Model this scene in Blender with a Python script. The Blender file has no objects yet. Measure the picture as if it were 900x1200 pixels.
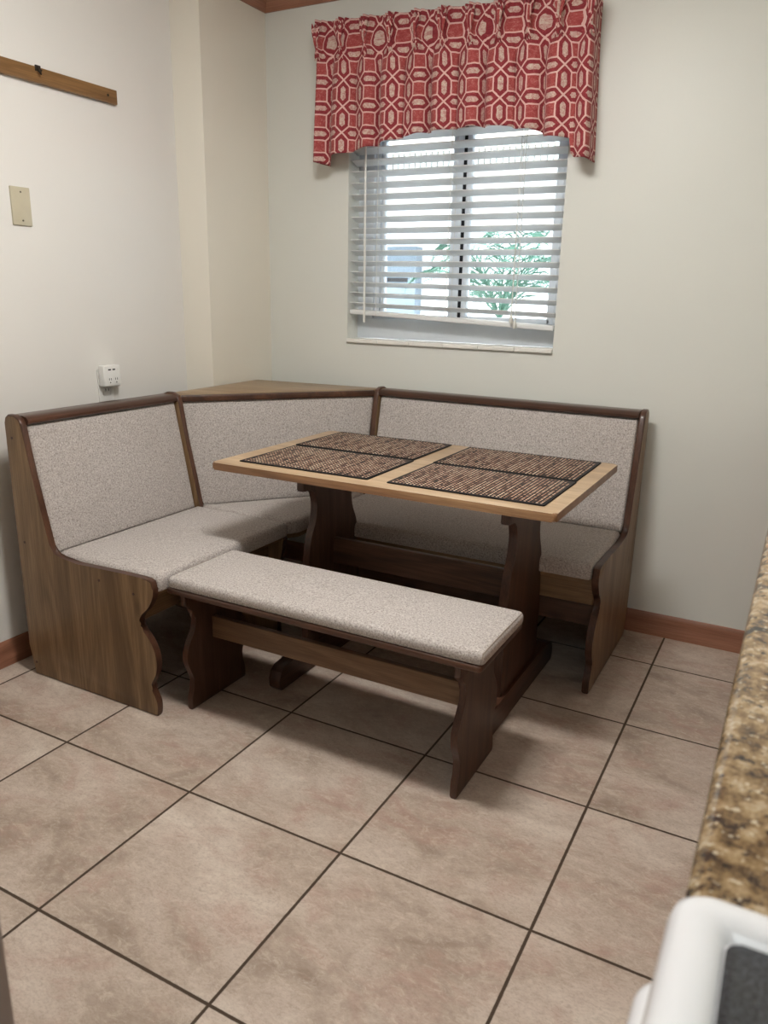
import bpy, bmesh, math, random
from mathutils import Vector, Matrix
random.seed(7)
S = bpy.context.scene
COL = S.collection
PI = math.pi

# ------------------------------------------------------------------ materials
def lin(r, g, b):
    f = lambda c: (c/255/12.92) if c/255 <= .04045 else ((c/255+.055)/1.055)**2.4
    return (f(r), f(g), f(b), 1)

class NT:
    def __init__(s, name):
        s.m = bpy.data.materials.new(name); s.m.use_nodes = True
        s.t = s.m.node_tree; s.n = s.t.nodes; s.n.clear()
        s.out = s.n.new('ShaderNodeOutputMaterial')
        s.b = s.n.new('ShaderNodeBsdfPrincipled')
        s.l(s.b.outputs[0], s.out.inputs[0])
    def l(s, a, b): s.t.links.new(a, b)
    def node(s, typ, **kw):
        n = s.n.new(typ)
        for k, v in kw.items():
            if k in n.inputs.keys():
                n.inputs[k].default_value = v
            else: setattr(n, k, v)
        return n
    def coord(s, scale=(1,1,1), rot=(0,0,0), what='Object', loc=(0,0,0)):
        tc = s.node('ShaderNodeTexCoord'); mp = s.node('ShaderNodeMapping')
        mp.inputs['Scale'].default_value = scale; mp.inputs['Rotation'].default_value = rot
        mp.inputs['Location'].default_value = loc
        s.l(tc.outputs[what], mp.inputs[0]); return mp.outputs[0]
    def noise(s, vec, scale, detail=4, rough=.55, dist=0):
        n = s.node('ShaderNodeTexNoise', Scale=scale, Detail=detail, Roughness=rough, Distortion=dist)
        s.l(vec, n.inputs['Vector']); return n.outputs['Fac']
    def ramp(s, fac, stops, interp='LINEAR'):
        r = s.node('ShaderNodeValToRGB'); r.color_ramp.interpolation = interp
        e = r.color_ramp.elements
        while len(e) < len(stops): e.new(.5)
        for el, (p, c) in zip(e, stops): el.position = p; el.color = c
        s.l(fac, r.inputs[0]); return r.outputs[0]
    def math(s, op, a, b=None, c=None):
        n = s.node('ShaderNodeMath', operation=op)
        for i, x in enumerate((a, b, c)):
            if x is None: continue
            if isinstance(x, (int, float)): n.inputs[i].default_value = x
            else: s.l(x, n.inputs[i])
        return n.outputs[0]
    def mix(s, fac, a, b, mode='MIX'):
        n = s.node('ShaderNodeMix', data_type='RGBA', blend_type=mode)
        for sock, x in ((n.inputs['Factor'], fac), (n.inputs[6], a), (n.inputs[7], b)):
            if isinstance(x, (int, float)): sock.default_value = x
            elif isinstance(x, tuple): sock.default_value = x
            else: s.l(x, sock)
        return n.outputs[2]
    def color(s, c):
        if isinstance(c, tuple): s.b.inputs['Base Color'].default_value = c
        else: s.l(c, s.b.inputs['Base Color'])
    def set(s, rough=.5, spec=.5, metal=0):
        s.b.inputs['Roughness'].default_value = rough
        s.b.inputs['Specular IOR Level'].default_value = spec
        s.b.inputs['Metallic'].default_value = metal
    def bump(s, h, strength=.3, dist=.002):
        b = s.node('ShaderNodeBump', Strength=strength, Distance=dist)
        s.l(h, b.inputs['Height']); s.l(b.outputs[0], s.b.inputs['Normal'])

def plain(name, c, rough=.5, spec=.5, metal=0, var=.06, scale=30):
    m = NT(name); v = m.coord()
    n = m.noise(v, scale)
    lo = tuple(x*(1-var) for x in c[:3])+(1,); hi = tuple(min(1, x*(1+var)) for x in c[:3])+(1,)
    m.color(m.ramp(n, [(.3, lo), (.7, hi)])); m.set(rough, spec, metal)
    return m.m

def wood(name, dark, mid, light, grain='z', rough=.42, spec=.4, knots=True, bands=1.0):
    m = NT(name)
    ax = {'x':0, 'y':1, 'z':2}[grain]
    def sc(along, across): 
        v = [across]*3; v[ax] = along; return tuple(v)
    v1 = m.coord(sc(1.1, 11))
    n1 = m.noise(v1, 1.0, 5, .6, 1.2)
    v2 = m.coord(sc(.9, 7), loc=(3.1, 1.7, .6))
    wv = m.noise(v2, 1.0, 2, .5, .4)
    rings = m.math('SINE', m.math('MULTIPLY', wv, 62*bands))
    rings = m.math('MULTIPLY_ADD', rings, .5, .5)
    rings = m.math('POWER', rings, 1.6)
    v3 = m.coord(sc(9, 330))
    pores = m.noise(v3, 1.0, 3, .6)
    base = m.ramp(n1, [(.28, dark), (.5, mid), (.74, light)])
    c = m.mix(m.math('MULTIPLY', rings, .40), base, dark)
    c = m.mix(m.math('MULTIPLY', m.ramp(pores, [(.42, (1,1,1,1)), (.56, (0,0,0,1))]), .30), c, tuple(x*.55 for x in dark[:3])+(1,))
    if knots:
        vk = m.coord(sc(3.1, 6.5), loc=(.37, .21, .11))
        vo = m.node('ShaderNodeTexVoronoi', Scale=1.0); m.l(vk, vo.inputs['Vector'])
        k = m.ramp(vo.outputs['Distance'], [(.05, (1,1,1,1)), (.13, (0,0,0,1))])
        c = m.mix(m.math('MULTIPLY', k, .55), c, tuple(x*.45 for x in dark[:3])+(1,))
    m.color(c); m.set(rough, spec)
    m.bump(pores, .12, .001)
    return m.m

PAN_D, PAN_M, PAN_L = lin(98,74,50), lin(140,112,80), lin(160,132,99)
M = {}
for g in 'xyz':
    M['pan_'+g] = wood('brown_oak_'+g, PAN_D, PAN_M, PAN_L, g)
    M['walnut_'+g] = wood('red_brown_oak_'+g, lin(62,42,32), lin(90,63,48), lin(110,80,62), g)
    M['edge_'+g] = wood('dark_edge_'+g, lin(56,35,26), lin(84,55,41), lin(106,72,53), g, .33, .5, False)
    M['red_'+g] = wood('pine_trim_'+g, lin(140,94,72), lin(166,116,92), lin(180,132,106), g, .38, .45, False, .7)
M['pine_x'] = wood('pine_stretcher', lin(104,76,54), lin(132,102,76), lin(150,120,92), 'x', .42, .4, True, 1.2)
M['top'] = wood('table_top_wood', lin(166,136,104), lin(194,166,132), lin(208,182,148), 'x', .3, .5, False, .8)
M['top_edge'] = wood('table_edge_wood', lin(124,88,60), lin(152,114,82), lin(174,138,102), 'x', .33, .5, False, .8)
M['shelf'] = wood('shelf_wood', lin(136,110,80), lin(160,134,102), lin(176,150,118), 'x', .35, .45, False)
M['rail'] = wood('wall_rail_wood', lin(112,80,46), lin(142,106,66), lin(160,124,80), 'y', .4, .4, False)

def mk_wall(name, c, rough=.42, spec=.35):
    m = NT(name); v = m.coord()
    n = m.noise(v, 1.3, 3)
    lo = tuple(x*.97 for x in c[:3])+(1,)
    m.color(m.ramp(n, [(.3, lo), (.7, c)])); m.set(rough, spec)
    n1 = m.noise(v, 26, 5, .6); n2 = m.noise(v, 95, 3, .5)
    m.bump(m.math('ADD', m.math('MULTIPLY', n1, .7), m.math('MULTIPLY', n2, .3)), .12, .004)
    return m.m
M['wall'] = mk_wall('cream_paint', lin(234,229,216), .24, .5)
M['wall_l'] = mk_wall('cream_paint_left', lin(234,232,227), .20, .55)
M['wall_b'] = mk_wall('cream_paint_back', lin(227,228,221), .42, .4)
M['taupe'] = plain('taupe_paint', lin(150,136,128), .4, .4, 0, .02)
M['ceil'] = mk_wall('ceiling_paint', lin(236,232,224), .7, .2)
M['white'] = plain('white_enamel', lin(238,238,240), .12, .6, 0, .01)
M['white_p'] = plain('white_plastic', lin(236,236,232), .3, .5, 0, .02)
M['sill'] = plain('white_sill_tile', lin(236,234,228), .25, .5, 0, .02)
M['slat'] = plain('blind_slat_white', lin(232,234,234), .4, .4, 0, .02)
M['cord'] = plain('cord_white', lin(226,226,220), .7, .2, 0, .03)
M['frame'] = plain('window_frame_white', lin(214,220,226), .35, .4, 0, .02)
M['gasket'] = plain('black_gasket', lin(22,24,30), .5, .3, 0, .05)
M['beige_p'] = plain('beige_plate', lin(196,188,164), .35, .45, 0, .02)
M['slot'] = plain('socket_slot_dark', lin(30,28,28), .5, .3)
M['metal'] = plain('dull_metal', lin(120,112,100), .4, .5, .8)
M['dmetal'] = plain('dark_metal', lin(56,48,40), .45, .5, .6)
M['cab'] = wood('cabinet_wood', lin(140,94,60), lin(168,120,80), lin(186,138,96), 'z', .4, .4, False)
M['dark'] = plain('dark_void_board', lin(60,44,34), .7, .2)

def mk_fabric():
    m = NT('oatmeal_tweed'); v = m.coord()
    n1 = m.noise(v, 210, 3, .7); n2 = m.noise(v, 520, 2, .6); n3 = m.noise(v, 4, 3)
    f = m.math('ADD', m.math('MULTIPLY', n1, .65), m.math('MULTIPLY', n2, .35))
    c = m.ramp(f, [(.34, lin(116,106,102)), (.46, lin(176,168,163)), (.56, lin(200,193,188)), (.68, lin(226,221,215))])
    c = m.mix(m.math('MULTIPLY', m.ramp(n3, [(.35, (0,0,0,1)), (.7, (1,1,1,1))]), .10), c, lin(150,136,122))
    m.color(c); m.set(.9, .15)
    m.b.inputs['Sheen Weight'].default_value = .15
    m.bump(f, .5, .002); return m.m
M['fabric'] = mk_fabric()
M['seam'] = plain('seam_thread', lin(150,138,126), .9, .1)

TX, TY, TS = 0.4708, -1.6459, 0.4572
def mk_floor():
    m = NT('floor_tile')
    tc = m.node('ShaderNodeTexCoord')
    sep = m.node('ShaderNodeSeparateXYZ'); m.l(tc.outputs['Object'], sep.inputs[0])
    u = m.math('DIVIDE', m.math('SUBTRACT', sep.outputs[0], TX), TS)
    w = m.math('DIVIDE', m.math('SUBTRACT', sep.outputs[1], TY), TS)
    fu, fw = m.math('FRACT', u), m.math('FRACT', w)
    iu, iw = m.math('FLOOR', u), m.math('FLOOR', w)
    du = m.math('MINIMUM', fu, m.math('SUBTRACT', 1.0, fu))
    dw = m.math('MINIMUM', fw, m.math('SUBTRACT', 1.0, fw))
    d = m.math('MULTIPLY', m.math('MINIMUM', du, dw), TS)
    wob = m.noise(tc.outputs['Object'], 60, 2)
    d = m.math('ADD', d, m.math('MULTIPLY', m.math('SUBTRACT', wob, .5), .0016))
    g = m.node('ShaderNodeMapRange'); g.inputs['From Min'].default_value = .0026; g.inputs['From Max'].default_value = .0042
    m.l(d, g.inputs['Value']); tile = g.outputs[0]
    comb = m.node('ShaderNodeCombineXYZ'); 
    wn = m.node('ShaderNodeTexWhiteNoise', noise_dimensions='2D'); 
    c2 = m.node('ShaderNodeCombineXYZ'); m.l(iu, c2.inputs[0]); m.l(iw, c2.inputs[1]); m.l(c2.outputs[0], wn.inputs['Vector'])
    offs = m.node('ShaderNodeVectorMath', operation='MULTIPLY_ADD')
    m.l(wn.outputs['Color'], offs.inputs[0]); offs.inputs[1].default_value = (40,40,40); m.l(tc.outputs['Object'], offs.inputs[2])
    rot = m.node('ShaderNodeMapping'); rot.inputs['Rotation'].default_value = (0,0,.75); rot.inputs['Scale'].default_value = (1,1.7,1)
    m.l(offs.outputs[0], rot.inputs[0]); vv = rot.outputs[0]
    a = m.noise(vv, 3.2, 7, .66, .5); b = m.noise(vv, 5.5, 6, .62, .8); cc = m.noise(vv, 46, 5, .7)
    col = m.ramp(a, [(.32, lin(152,134,119)), (.45, lin(180,163,148)), (.56, lin(196,180,166)), (.70, lin(213,200,186))])
    col = m.mix(m.math('MULTIPLY', m.ramp(b, [(.50, (0,0,0,1)), (.66, (1,1,1,1))]), .50), col, lin(172,136,122))
    col = m.mix(m.math('MULTIPLY', m.ramp(cc, [(.52, (0,0,0,1)), (.72, (1,1,1,1))]), .35), col, lin(140,120,104))
    fine = m.noise(vv, 130, 4, .75); fine2 = m.noise(vv, 30, 6, .8, .6)
    col = m.mix(m.math('MULTIPLY', m.ramp(fine, [(.46, (0,0,0,1)), (.66, (1,1,1,1))]), .34), col, lin(138,118,102))
    col = m.mix(m.math('MULTIPLY', m.ramp(fine2, [(.50, (0,0,0,1)), (.66, (1,1,1,1))]), .45), col, lin(216,203,188))
    scr = m.noise(vv, 17, 6, .75, 2.4)
    col = m.mix(m.math('MULTIPLY', m.ramp(scr, [(.60, (0,0,0,1)), (.68, (1,1,1,1))]), .30), col, lin(216,204,190))
    col = m.mix(tile, lin(74,60,48), col)
    m.color(col)
    r = m.node('ShaderNodeMapRange'); m.l(tile, r.inputs['Value']); r.inputs['To Min'].default_value = .9; r.inputs['To Max'].default_value = .46
    m.l(r.outputs[0], m.b.inputs['Roughness']); m.b.inputs['Specular IOR Level'].default_value = .4
    h = m.math('ADD', m.math('MULTIPLY', tile, 1.0), m.math('MULTIPLY', scr, .12))
    m.bump(h, .5, .003)
    return m.m
M['floor'] = mk_floor()

def mk_granite():
    m = NT('gold_granite'); v = m.coord()
    a = m.noise(v, 62, 5, .72); b = m.noise(v, 95, 4, .7); big = m.noise(v, 14, 3, .6)
    f = m.math('ADD', m.math('MULTIPLY', a, .75), m.math('MULTIPLY', big, .25))
    col = m.ramp(f, [(.36, lin(44,38,33)), (.43, lin(96,77,56)), (.50, lin(136,112,80)), (.57, lin(164,141,108)), (.66, lin(192,178,154))])
    col = m.mix(m.ramp(b, [(.56, (0,0,0,1)), (.63, (1,1,1,1))]), col, lin(60,50,44))
    k = m.ramp(m.noise(v, 36, 2, .5), [(.64, (0,0,0,1)), (.69, (1,1,1,1))])
    col = m.mix(k, col, lin(28,21,19))
    k = m.ramp(m.noise(v, 130, 2, .5), [(.62, (0,0,0,1)), (.68, (1,1,1,1))])
    col = m.mix(m.math('MULTIPLY', k, .7), col, lin(212,198,172))
    m.color(col); m.set(.12, .5); return m.m
M['granite'] = mk_granite()

def mk_hob():
    m = NT('speckled_black_glass'); v = m.coord()
    n = m.noise(v, 900, 2, .7); n2 = m.noise(v, 300, 2)
    m.color(m.ramp(n, [(.42, lin(24,25,28)), (.60, lin(50,52,57)), (.72, lin(120,124,130))])); m.set(.25, .5)
    m.bump(n2, .3, .001); return m.m
M['hob'] = mk_hob()

def mk_mat():
    m = NT('woven_placemat'); tc = m.node('ShaderNodeTexCoord')
    sep = m.node('ShaderNodeSeparateXYZ'); m.l(tc.outputs['Object'], sep.inputs[0])
    px, py = .0112, .0132
    u = m.math('DIVIDE', sep.outputs[0], px); w = m.math('DIVIDE', sep.outputs[1], py)
    iw = m.math('FLOOR', w)
    u2 = u
    fu, fw = m.math('FRACT', u2), m.math('FRACT', w)
    iu = m.math('FLOOR', u2)
    inu = m.math('LESS_THAN', m.math('ABSOLUTE', m.math('SUBTRACT', fu, .5)), .25)
    inw = m.math('LESS_THAN', m.math('ABSOLUTE', m.math('SUBTRACT', fw, .5)), .28)
    cell = m.math('MULTIPLY', inu, inw)
    c2 = m.node('ShaderNodeCombineXYZ'); m.l(iu, c2.inputs[0]); m.l(iw, c2.inputs[1])
    wn = m.node('ShaderNodeTexWhiteNoise', noise_dimensions='2D'); m.l(c2.outputs[0], wn.inputs['Vector'])
    # streaks of colour that run with one yarn for a while
    st = m.node('ShaderNodeMapping'); st.inputs['Scale'].default_value = (.9, .085, 1); m.l(c2.outputs[0], st.inputs[0])
    sn = m.noise(st.outputs[0], .8, 3, .6)
    ny = m.math('ADD', m.math('MULTIPLY', sn, .8), m.math('MULTIPLY', wn.outputs['Value'], .2))
    yarn = m.ramp(ny, [(.32, lin(56,40,34)), (.41, lin(146,104,84)), (.50, lin(218,178,152)), (.62, lin(246,222,196)), (.74, lin(186,136,110))])
    col = m.mix(cell, lin(18,15,15), yarn)
    inner = m.math('MULTIPLY', m.math('LESS_THAN', m.math('ABSOLUTE', sep.outputs[0]), .222), m.math('LESS_THAN', m.math('ABSOLUTE', sep.outputs[1]), .146))
    col = m.mix(inner, lin(24,21,21), col)
    m.color(col); m.set(.65, .3)
    hgt = m.math('MULTIPLY', cell, inner); m.bump(hgt, .6, .002); return m.m
M['mat'] = mk_mat()
M['mat_edge'] = plain('mat_border_black', lin(24,21,21), .8, .2)

def mk_valance():
    m = NT('red_lattice_print'); 
    tc = m.node('ShaderNodeTexCoord'); sep = m.node('ShaderNodeSeparateXYZ'); m.l(tc.outputs['UV'], sep.inputs[0])
    wob = m.noise(tc.outputs['UV'], 40, 2)
    P, Q = .098, .094
    def cell(o, p, k):
        x = m.math('DIVIDE', o, p); x = m.math('ADD', x, m.math('MULTIPLY', m.math('SUBTRACT', wob, .5), .05))
        return m.math('ABSOLUTE', m.math('SUBTRACT', m.math('FRACT', x), .5))
    a, b = cell(sep.outputs[0], P, 0), cell(sep.outputs[1], Q, 1)
    mx, mn = m.math('MAXIMUM', a, b), m.math('MINIMUM', a, b)
    h = .245
    dsq = m.math('ABSOLUTE', m.math('SUBTRACT', mx, h))
    l1 = m.math('LESS_THAN', dsq, .028)
    # only the two edges of the square that touch a hexagon, then the diagonals
    dg = m.math('MULTIPLY', m.math('SUBTRACT', mx, mn), .707)
    l2 = m.math('MULTIPLY', m.math('LESS_THAN', dg, .030), m.math('GREATER_THAN', mx, h))
    line = m.math('MAXIMUM', l1, l2)
    out = m.math('GREATER_THAN', mx, h)
    dd = m.math('MINIMUM', m.math('SUBTRACT', mx, h), dg)
    dash = m.math('MULTIPLY', out, m.math('GREATER_THAN', dd, .158))
    n1 = m.noise(tc.outputs['UV'], 75, 5, .8); n2 = m.noise(tc.outputs['UV'], 240, 3, .7)
    mott = m.math('ADD', m.math('MULTIPLY', n1, .6), m.math('MULTIPLY', n2, .4))
    deep = m.ramp(mott, [(.38, lin(126,44,52)), (.56, lin(154,62,68)), (.68, lin(188,110,110))])
    sq = m.ramp(mott, [(.36, lin(146,58,62)), (.52, lin(174,82,80)), (.66, lin(204,146,138))])
    cream = m.ramp(mott, [(.36, lin(158,84,88)), (.46, lin(196,148,142)), (.58, lin(216,202,186))])
    col = m.mix(out, sq, deep); col = m.mix(dash, col, cream); col = m.mix(line, col, lin(226,186,178))
    m.color(col); m.set(.85, .15); m.b.inputs['Sheen Weight'].default_value = .1
    m.bump(n2, .3, .001); return m.m
M['valance'] = mk_valance()
M['lining'] = plain('valance_lining', lin(216,206,190), .9, .1)

def mk_glass():
    m = NT('window_glass'); m.n.remove(m.b)
    tr = m.node('ShaderNodeBsdfTransparent', Color=(.93,.96,.98,1)); gl = m.node('ShaderNodeBsdfGlossy', Roughness=.02)
    fr = m.node('ShaderNodeFresnel', IOR=1.45); mx = m.node('ShaderNodeMixShader')
    m.l(fr.outputs[0], mx.inputs[0]); m.l(tr.outputs[0], mx.inputs[1]); m.l(gl.outputs[0], mx.inputs[2]); m.l(mx.outputs[0], m.out.inputs[0])
    return m.m
M['glass'] = mk_glass()
M['stucco'] = plain('white_stucco', lin(236,238,240), .9, .1, 0, .04, 60)
M['paving'] = plain('pale_paving', lin(206,202,194), .9, .1, 0, .08, 12)
M['frond'] = plain('palm_leaf', lin(70,104,88), .55, .3, 0, .25, 20)
M['trunk'] = plain('palm_bark', lin(196,190,182), .9, .1, 0, .25, 30)
M['meter'] = plain('grey_meter_paint', lin(112,124,134), .5, .3, 0, .04)
M['eave'] = plain('beige_eave', lin(206,196,180), .8, .2, 0, .05)
M['shingle'] = plain('grey_shingle', lin(150,154,150), .9, .1, 0, .25, 50)

# ------------------------------------------------------------------ mesh helpers
def finish(name, bm, mats, parent=None, smooth=True, angle=35):
    if not isinstance(mats, (list, tuple)): mats = [mats]
    me = bpy.data.meshes.new(name)
    bmesh.ops.recalc_face_normals(bm, faces=bm.faces)
    loc = Vector((0,0,0))
    p = parent
    while p is not None:
        loc += p.location; p = p.parent
    if loc.length: bmesh.ops.translate(bm, verts=bm.verts, vec=-loc)
    bm.to_mesh(me); bm.free()
    for mt in mats: me.materials.append(mt)
    if smooth:
        me.polygons.foreach_set('use_smooth', [True]*len(me.polygons)); me.set_sharp_from_angle(angle=math.radians(angle))
    o = bpy.data.objects.new(name, me); COL.objects.link(o)
    if parent: o.parent = parent
    return o
def thing(name, loc, label, cat, group=None):
    o = bpy.data.objects.new(name, None); COL.objects.link(o); o.location = loc; o.empty_display_size = .05
    o['label'] = label; o['category'] = cat
    if group: o['group'] = group
    return o
def tag(o, label, cat, group=None):
    o['label'] = label; o['category'] = cat
    if group: o['group'] = group
    return o
def struct(name, bm, mats, smooth=False):
    o = finish(name, bm, mats, None, smooth); o['kind'] = 'structure'; return o
def box(bm, x0, x1, y0, y1, z0, z1, bev=0, seg=3, mi=0):
    r = bmesh.ops.create_cube(bm, size=1)
    vs = r['verts']
    for v in vs:
        v.co = Vector((x0+(v.co.x+.5)*(x1-x0), y0+(v.co.y+.5)*(y1-y0), z0+(v.co.z+.5)*(z1-z0)))
    fs = {f for v in vs for f in v.link_faces}
    if bev:
        es = list({e for v in vs for e in v.link_edges})
        rr = bmesh.ops.bevel(bm, geom=es, offset=bev, segments=seg, profile=.5, affect='EDGES')
        fs = set(rr['faces']) | {f for f in fs if f.is_valid}
    for f in fs: f.material_index = mi
    return fs
def prism(bm, pts, axis, a0, a1, bev=0, seg=3, mi=0, edge_mi=None):
    """extrude a 2-D outline along an axis; pts are the two other coordinates in x<y<z order"""
    def P(u, v, a):
        return {'x': (a,u,v), 'y': (u,a,v), 'z': (u,v,a)}[axis]
    lo = [bm.verts.new(P(u, v, a0)) for u, v in pts]; hi = [bm.verts.new(P(u, v, a1)) for u, v in pts]
    n = len(pts); f0 = bm.faces.new(lo); f1 = bm.faces.new(hi[::-1]); side = []
    for i in range(n):
        side.append(bm.faces.new((lo[i], hi[i], hi[(i+1) % n], lo[(i+1) % n])))
    for f in (f0, f1): f.material_index = mi
    for f in side: f.material_index = mi if edge_mi is None else edge_mi
    if bev:
        es = list(f0.edges)+list(f1.edges)
        r = bmesh.ops.bevel(bm, geom=es, offset=bev, segments=seg, profile=.5, affect='EDGES')
        if edge_mi is not None:
            for f in r['faces']: f.material_index = edge_mi
def tube(bm, pts, r, n=8, caps=True):
    rings = []
    P = [Vector(p) for p in pts]
    for i, p in enumerate(P):
        t = (P[min(i+1, len(P)-1)]-P[max(i-1, 0)]).normalized()
        a = t.cross(Vector((0,0,1)) if abs(t.z) < .9 else Vector((1,0,0))).normalized(); b = t.cross(a)
        rr = r[i] if isinstance(r, (list, tuple)) else r
        rings.append([bm.verts.new(p+rr*(math.cos(2*PI*k/n)*a+math.sin(2*PI*k/n)*b)) for k in range(n)])
    for A, B in zip(rings, rings[1:]):
        for k in range(n): bm.faces.new((A[k], A[(k+1) % n], B[(k+1) % n], B[k]))
    if caps: bm.faces.new(rings[0][::-1]); bm.faces.new(rings[-1])
def lerp(tab, x):
    if x <= tab[0][0]: return tab[0][1]
    for (a, b), (c, d) in zip(tab, tab[1:]):
        if x <= c: return b+(d-b)*(x-a)/(c-a)
    return tab[-1][1]
def smooth_poly(pts, keep=()):
    """Catmull-Rom through the scroll outline (open list)"""
    out = []
    n = len(pts)
    for i in range(n-1):
        p0, p1, p2, p3 = pts[max(i-1,0)], pts[i], pts[i+1], pts[min(i+2,n-1)]
        for k in range(4):
            t = k/4
            q = [0.5*((2*p1[j])+(-p0[j]+p2[j])*t+(2*p0[j]-5*p1[j]+4*p2[j]-p3[j])*t*t+(-p0[j]+3*p1[j]-3*p2[j]+p3[j])*t**3) for j in (0,1)]
            out.append(tuple(q))
    out.append(pts[-1]); return out
def pad(bm, poly, z0, z1, r, dome=.004, n=5, mi=0):
    """upholstered cushion over a plan polygon (counter-clockwise), edges rounded with radius r"""
    N = len(poly)
    # round polygon corners
    pts = []
    for i in range(N):
        p, a, b = Vector(poly[i]), Vector(poly[i-1]), Vector(poly[(i+1) % N])
        rc = min(.018, .4*(a-p).length, .4*(b-p).length)
        for k in range(5):
            t = k/4; q0 = p+(a-p).normalized()*rc; q1 = p+(b-p).normalized()*rc
            pts.append((1-t)**2*q0+2*t*(1-t)*p+t*t*q1)
    # subdivide long edges
    fine = []
    for i in range(len(pts)):
        a, b = pts[i], pts[(i+1) % len(pts)]; L = (b-a).length; k = max(1, int(L/.03))
        for j in range(k): fine.append(a+(b-a)*j/k)
    pts = fine; m = len(pts); c = sum((Vector(p) for p in pts), Vector((0,0)))/m
    nor = []
    for i in range(m):
        t = (pts[(i+1) % m]-pts[i-1]); nor.append(Vector((t.y, -t.x)).normalized())
    rings = []
    h = z1-z0; rb = min(.008, r)
    prof = [(-rb, 0), (-rb*.3, rb*.3), (0, rb)] + [(-(1-math.cos(i/n*PI/2))*r, h-r+math.sin(i/n*PI/2)*r) for i in range(n+1)]
    for off, z in prof:
        rings.append([bm.verts.new((*(pts[i]+nor[i]*off), z0+z)) for i in range(m)])
    last = [pts[i]+nor[i]*(-r) for i in range(m)]
    for s in (.85, .65, .4, .15):
        rings.append([bm.verts.new((*(c+(last[i]-c)*s), z1+dome*(1-s**2))) for i in range(m)])
    for A, B in zip(rings, rings[1:]):
        for i in range(m): bm.faces.new((A[i], A[(i+1) % m], B[(i+1) % m], B[i]))
    bm.faces.new(rings[-1]); bm.faces.new(rings[0][::-1])
    for f in bm.faces: f.material_index = mi

def slab(bm, A, B, C, D, depth, r=.012, puff=.006, nu=26, nv=16):
    """upholstered back panel: front face A(bottom left) B(bottom right) C(top right) D(top left), rounded rim, backed"""
    A, B, C, D = map(Vector, (A, B, C, D)); nrm = (B-A).cross(D-A).normalized()
    def q(u, v): return (A*(1-u)+B*u)*(1-v)+(D*(1-u)+C*u)*v
    W, H = (B-A).length, (D-A).length
    g = []
    us = [0, .25*r/W, .6*r/W, r/W]+[r/W+(1-2*r/W)*i/nu for i in range(1, nu)]+[1-r/W, 1-.6*r/W, 1-.25*r/W, 1]
    vs = [0, .25*r/H, .6*r/H, r/H]+[r/H+(1-2*r/H)*i/nv for i in range(1, nv)]+[1-r/H, 1-.6*r/H, 1-.25*r/H, 1]
    for v in vs:
        row = []
        for u in us:
            du, dv = min(u, 1-u)*W, min(v, 1-v)*H; d = min(du, dv)
            e = r-math.sqrt(max(0, r*r-(r-min(d, r))**2))
            row.append(bm.verts.new(q(u, v)+nrm*(-e+puff*math.sin(PI*u)**.6*math.sin(PI*v)**.6 if 0 < u < 1 and 0 < v < 1 else -e)))
        g.append(row)
    for i in range(len(vs)-1):
        for j in range(len(us)-1): bm.faces.new((g[i][j], g[i][j+1], g[i+1][j+1], g[i+1][j]))
    rim = g[0]+[r_[-1] for r_ in g[1:]]+g[-1][-2::-1]+[r_[0] for r_ in g[-2:0:-1]]
    back = [bm.verts.new(v.co-nrm*depth) for v in rim]
    for i in range(len(rim)):
        bm.faces.new((rim[i], rim[(i+1) % len(rim)], back[(i+1) % len(rim)], back[i]))
    bm.faces.new(back)

# ------------------------------------------------------------------ room shell
XL, XR, YB, ZC = -.0923, 2.80, -4.7, 2.43
bm = bmesh.new(); box(bm, XL-.1, XR+.1, YB-.1, .15, -.06, 0); struct('floor', bm, M['floor'])
bm = bmesh.new(); box(bm, XL-.1, XR+.1, YB-.1, .15, ZC, ZC+.06); struct('ceiling', bm, M['ceil'])
WX0, WX1, WZ0, WZ1 = .405, 1.313, 1.060, 1.96
bm = bmesh.new()
box(bm, XL-.1, WX0, 0, .15, 0, ZC); box(bm, WX1, XR+.1, 0, .15, 0, ZC)
box(bm, WX0, WX1, 0, .15, 0, WZ0-.012); box(bm, WX0, WX1, 0, .15, WZ1, ZC)
struct('wall_back', bm, M['wall_b'])
bm = bmesh.new(); box(bm, XL-.1, XL, YB, 0, 0, ZC); struct('wall_left', bm, M['wall_l'])
bm = bmesh.new(); box(bm, XR, XR+.1, YB, 0, 0, ZC); struct('wall_right', bm, M['wall_b'])
bm = bmesh.new(); box(bm, XL-.1, XR+.1, YB-.1, YB, 0, ZC); struct('wall_front', bm, M['wall_b'])
bm = bmesh.new(); prism(bm, [(XL-.01,0),(XL-.01,-.47),(XL,-.465),(0,-.408),(0,0)], 'z', 0, ZC, .004, 2)
struct('wall_corner', bm, M['wall'], True)
bm = bmesh.new(); box(bm, 1.58, 1.712, YB, -2.660, 0, ZC, .006, 2); struct('wall_near', bm, M['taupe'], True)

def base_prof(h=.087, t=.016):
    return [(0,0),(t,0),(t,h*.45),(t*.8,h*.52),(t*.85,h*.6),(t*.7,h*.78),(t*.45,h*.93),(t*.2,h),(0,h)]
bm = bmesh.new(); prism(bm, [(-d,z) for d, z in base_prof()], 'x', 0, XR)
struct('baseboard_back', bm, M['red_x'], True)
bm = bmesh.new(); prism(bm, [(XL+d,z) for d, z in base_prof()], 'y', YB, -.47)
struct('baseboard_left', bm, M['red_y'], True)
def crown(t=.055, h=.085):
    z = ZC-h
    return [(0,ZC),(0,z),(t*.12,z),(t*.2,z+h*.12),(t*.35,z+h*.2),(t*.5,z+h*.4),(t*.75,z+h*.62),(t*.85,z+h*.85),(t,z+h*.88),(t,ZC)]
bm = bmesh.new(); prism(bm, [(-d,z) for d, z in crown()], 'x', 0, XR); struct('trim_1', bm, M['red_x'], True)
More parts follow.
